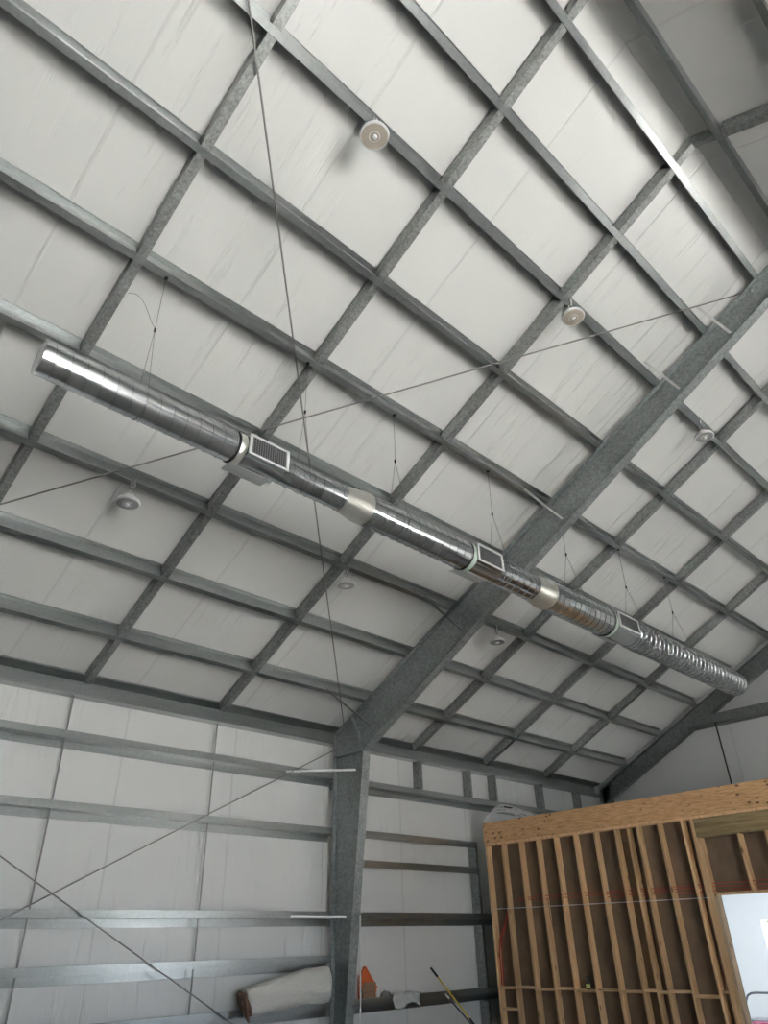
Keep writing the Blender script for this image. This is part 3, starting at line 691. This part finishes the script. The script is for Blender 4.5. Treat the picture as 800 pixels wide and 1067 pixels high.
mb = MB(); mb.lathe((XP+.05, 7.83, .856), [(.034, 0), (.036, .01), (.036, .13), (.02, .155), (.02, .18)], 20); mb.build('body', 'black', t, True)
mb = MB(); mb.lathe((XP+.05, 7.83, .856), [(.0365, .02), (.0370, .022), (.0370, .075), (.0365, .077)], 20); mb.f = mb.f[:-2]; mb.build('label_band', 'lime', t, True)
# coil of white cable on the beam
t = thing('cable_coil', (XP+.1, 9.25, 3.59), 'coil of white cable lying on top of the strand beam at the wall end', 'cable coil')
mb = MB()
for k in range(8):
    xo = XP+.03+.03*k; ry = .30+random.uniform(-.06, .06); hz = .16+.022*k+random.uniform(-.03, .03); yc = 9.33+random.uniform(-.03, .03)
    pts = [(xo, yc+ry*math.cos(a), 3.612+hz*math.sin(a)**.8) for a in [math.pi*j/16 for j in range(9)]]
    L = .55+random.uniform(-.15, .35); zt_ = pts[-1][2]
    pts += [(xo+.01*j, yc-L*(j/10)**1.0, 3.612+(zt_-3.612)*(1-(j/10)**1.6)) for j in range(1, 11)]
    mb.tube(pts, .011, 6)
mb.build('loops', 'white_cable', t, True)
mb = MB(); mb.tube([(XP+.0, 9.12, 3.84), (XP+.33, 9.12, 3.84)], .014, 8); mb.build('tie', 'black', t)

# ================================================================== things on the girts
# rolled, poly-wrapped blanket on the lowest girt left of the column
t = thing('wrapped_roll', (7.7, 10.1, .84), 'off-white plastic-wrapped roll of material lying on a girt beside the column', 'roll')
mb = MB(); nx, na = 40, 40
for i in range(nx+1):
    u = i/nx; x = 6.88+(8.36-6.88)*u
    hz = .165+.065*min(1, u*1.3) ; hy = .125+.03*u; cz = .745+hz+.095*min(1, u*1.5); cyy = 10.02+.03*u
    if i == 0: hz *= .93; hy *= .9
    if i == nx: hz *= .9; hy *= .9
    for k in range(na):
        a = 2*math.pi*k/na; ca, sa = math.cos(a), math.sin(a)
        rr = 1+.035*math.sin(3*a+4*x)+.02*math.sin(7*a-9*x)+.012*math.sin(15*x+5*a)+random.uniform(-.006, .006)
        ex = abs(ca)**.8*math.copysign(1, ca); ez = abs(sa)**.8*math.copysign(1, sa)
        xs = x + (.05*sa if i == 0 else 0)
        mb.v.append((xs-.10*(1-u)*ez, cyy+hy*ex*rr, cz+hz*ez*rr))
for i in range(nx):
    for k in range(na): mb.f.append((i*na+k, i*na+(k+1) % na, (i+1)*na+(k+1) % na, (i+1)*na+k))
mb.f.append(tuple(nx*na+k for k in range(na))); mb.f.append(tuple(range(na))[::-1])
mb.build('wrap', 'canvas', t, True, angle=70)
for kk in range(3):   # folded brown layers showing at the open end
    mb = MB(); s_ = 1-.28*kk; pts = []
    for k in range(17):
        a = math.radians(-75+k*19.5+kk*25); pts.append((6.855-.012*kk-.09*math.sin(a)*s_, 10.02+.105*s_*math.cos(a), .905+.15*s_*math.sin(a)))
    mb.tube(pts, [.022-.003*kk]*17, 8); mb.build('folded_layer', 'brown_felt', t, True)
mb = MB(); mb.hexa([(6.85, 9.90, .70), (6.88, 9.90, .70), (6.88, 10.0, .76), (6.85, 10.0, .76), (6.77, 9.90, 1.03), (6.81, 9.90, 1.03), (6.81, 9.98, 1.05), (6.77, 9.98, 1.05)]); mb.build('loose_flap', 'brown_felt', t)
ZG = .739   # top of the girt web
t = thing('orange_wedge', (9.4, 10.27, ZG), 'tall orange plastic wedge leaning behind a small carton on the girt', 'wedge')
mb = MB(); mb.prism([(9.24, 10.30, ZG+.006), (9.26, 10.30, 1.14), (9.36, 10.30, 1.27), (9.43, 10.30, 1.20), (9.66, 10.30, .93), (9.66, 10.30, ZG+.006)], (0, -.05, 0)); mb.build('panel', 'orange', t)
mb = MB(); mb.beam((9.34, 10.235, 1.26), (9.64, 10.235, .92), .03, .012, (0, 1, 0)); mb.beam((9.25, 10.235, 1.12), (9.34, 10.235, 1.25), .03, .012, (0, 1, 0)); mb.build('rim', 'orange', t)
t = thing('carton', (9.38, 10.22, ZG), 'small brown cardboard box with a creased front in front of the orange wedge', 'box')
mb = MB(); mb.box((9.25, 10.185, ZG+.004), (9.52, 10.229, .965)); mb.build('body', 'carton', t)
mb = MB(); mb.hexa([(9.25, 10.180, .967), (9.52, 10.180, .967), (9.52, 10.229, .967), (9.25, 10.229, .967), (9.27, 10.17, 1.05), (9.52, 10.17, 1.05), (9.52, 10.19, 1.05), (9.27, 10.19, 1.05)]); mb.build('lid_flap', 'carton', t)
mb = MB(); mb.box((9.25, 10.182, .912), (9.52, 10.1845, .918)); mb.build('tape_strip', 'brown_felt', t)
t = thing('white_bottle', (9.60, 10.2, ZG), 'small white plastic bottle standing right of the carton', 'bottle')
mb = MB(); mb.lathe((9.60, 10.215, ZG+.004), [(.030, 0), (.033, .01), (.033, .155), (.02, .175), (.02, .18)], 20); mb.build('body', 'bottle', t, True)
mb = MB(); mb.lathe((9.60, 10.215, ZG+.184), [(.023, 0), (.023, .035), (.02, .04)], 20); mb.build('cap', 'bottle', t, True)
def cloth(name, x0, x1, y0, y1, zf, m_, label, cat, n=26, amp=.02):
    mb = MB()
    for i in range(n+1):
        for j in range(13):
            u, v = i/n, j/12; p = zf(u, v); mb.v.append((p[0]+random.uniform(-1, 1)*amp*.5, p[1]+random.uniform(-1, 1)*amp*.3, p[2]+random.uniform(-1, 1)*amp*.6))
    for i in range(n):
        for j in range(12): a = i*13+j; mb.f.append((a, a+1, a+14, a+13))
    o = mb.build(name, m_, smooth=True, origin=(x0, y0, ZG), angle=180)
    s = o.modifiers.new('thick', 'SOLIDIFY'); s.thickness = .006
    return tag(o, label, cat)
cloth('grey_rag', 9.7, 10.0, 10.2, 10.3, lambda u, v: (9.66+.34*u+.02*math.sin(9*v), 10.20+.10*v, ZG+.02+.13*math.sin(math.pi*u)**.6*(.5+.5*math.sin(math.pi*v))+.03*math.sin(13*u+5*v)), 'grey_cloth', 'crumpled grey rag heaped between the bottle and the white cloth', 'rag')
cloth('white_cloth', 9.95, 10.55, 10.1, 10.3, lambda u, v: (9.90+.62*u+.04*math.sin(6*v), 10.30-.178*min(1, v*1.7) - .01*math.sin(9*u), (ZG+.125+.012*math.sin(11*u)) if v < .58 else ZG+.125-(v-.58)*(.42+.10*math.sin(7*u))), 'rag', 'crumpled white cloth draped over the lowest girt right of the grey rag', 'cloth')
# poles
t = thing('extension_pole', (11.35, 9.55, 0), 'yellow pole with black ends leaning up against the lowest girt', 'pole')
a = V((10.83, 10.15, 1.20)); b = V((11.55, 9.45, 0.0)); d = b-a
def seg(u0, u1, r, nm, m_): mb = MB(); mb.tube([a+d*u0, a+d*u1], r, 12); mb.build(nm, m_, t, True)
seg(.115, .62, .013, 'shaft', 'yellow'); seg(0, .115, .019, 'grip', 'black'); seg(.62, .70, .019, 'lock_collar', 'black'); seg(.70, 1.0, .016, 'lower_shaft', 'yellow')
t = thing('dark_pole', (11.6, 9.6, 0), 'thin dark pole with a pale tip leaning right of the yellow pole', 'pole')
a = V((11.16, 10.14, .80)); b = V((11.70, 9.6, 0.0)); d = b-a
seg(.09, 1.0, .011, 'shaft', 'black'); seg(0, .09, .018, 'tip', 'pale_angle')

# ================================================================== glimpse into the white room
t = thing('tube_chair', (13.5, 5.5, 0), 'grey bent-tube chair back seen through the bright doorway', 'chair')
mb = MB()
pts = [(13.5, 5.93, 0), (13.5, 5.93, .40), (13.5, 5.87, .60), (13.5, 5.84, .68), (13.5, 5.80, .745), (13.5, 5.74, .775), (13.5, 5.66, .785), (13.5, 5.45, .785), (13.5, 5.30, .785), (13.5, 5.22, .745), (13.5, 5.2, .66), (13.5, 5.2, 0)]
mb.tube(pts, .016, 10); mb.build('tube_frame', 'tube', t, True)
mb = MB(); mb.tube([(13.5, 5.905, .33), (13.5, 5.865, .57)], .024, 10); mb.build('foam_sleeve', 'grey_cloth', t, True)
mb = MB(); mb.box((13.47, 5.22, .40), (13.9, 5.90, .43)); mb.build('seat', 'tube', t)
mb = MB(); mb.tube([(13.88, 5.87, 0), (13.88, 5.87, .40)], .012, 8); mb.build('leg', 'tube', t, True)
mb = MB(); mb.tube([(13.88, 5.25, 0), (13.88, 5.25, .40)], .012, 8); mb.build('leg', 'tube', t, True)
t = thing('magenta_carton', (13.25, 5.5, 0), 'magenta carton with white block letters at the foot of the doorway', 'box')
mb = MB(); mb.box((13.15, 5.20, 0), (13.42, 5.72, .425)); mb.build('body', 'magenta', t)
tc = bpy.data.curves.new('letters', 'FONT'); tc.body = 'BZ'; tc.size = .14; tc.extrude = .001; tc.align_x = 'LEFT'
tob = bpy.data.objects.new('letters', tc); COL.objects.link(tob); tob.rotation_euler = (math.radians(90), 0, math.radians(-90)); tob.location = (13.148, 5.74, .30)
dg = bpy.context.evaluated_depsgraph_get(); tm = bpy.data.meshes.new_from_object(tob.evaluated_get(dg)); mw = tob.matrix_basis.copy(); bpy.data.objects.remove(tob)
tm.transform(Matrix.Translation((13.148, 5.71, .318)) @ Matrix.Rotation(math.radians(-90), 4, 'Z') @ Matrix.Rotation(math.radians(90), 4, 'X')); tm.transform(Matrix.Translation(-t.location))
tm.materials.clear(); tm.materials.append(M['bottle']); lo = bpy.data.objects.new('lettering', tm); COL.objects.link(lo); lo.parent = t
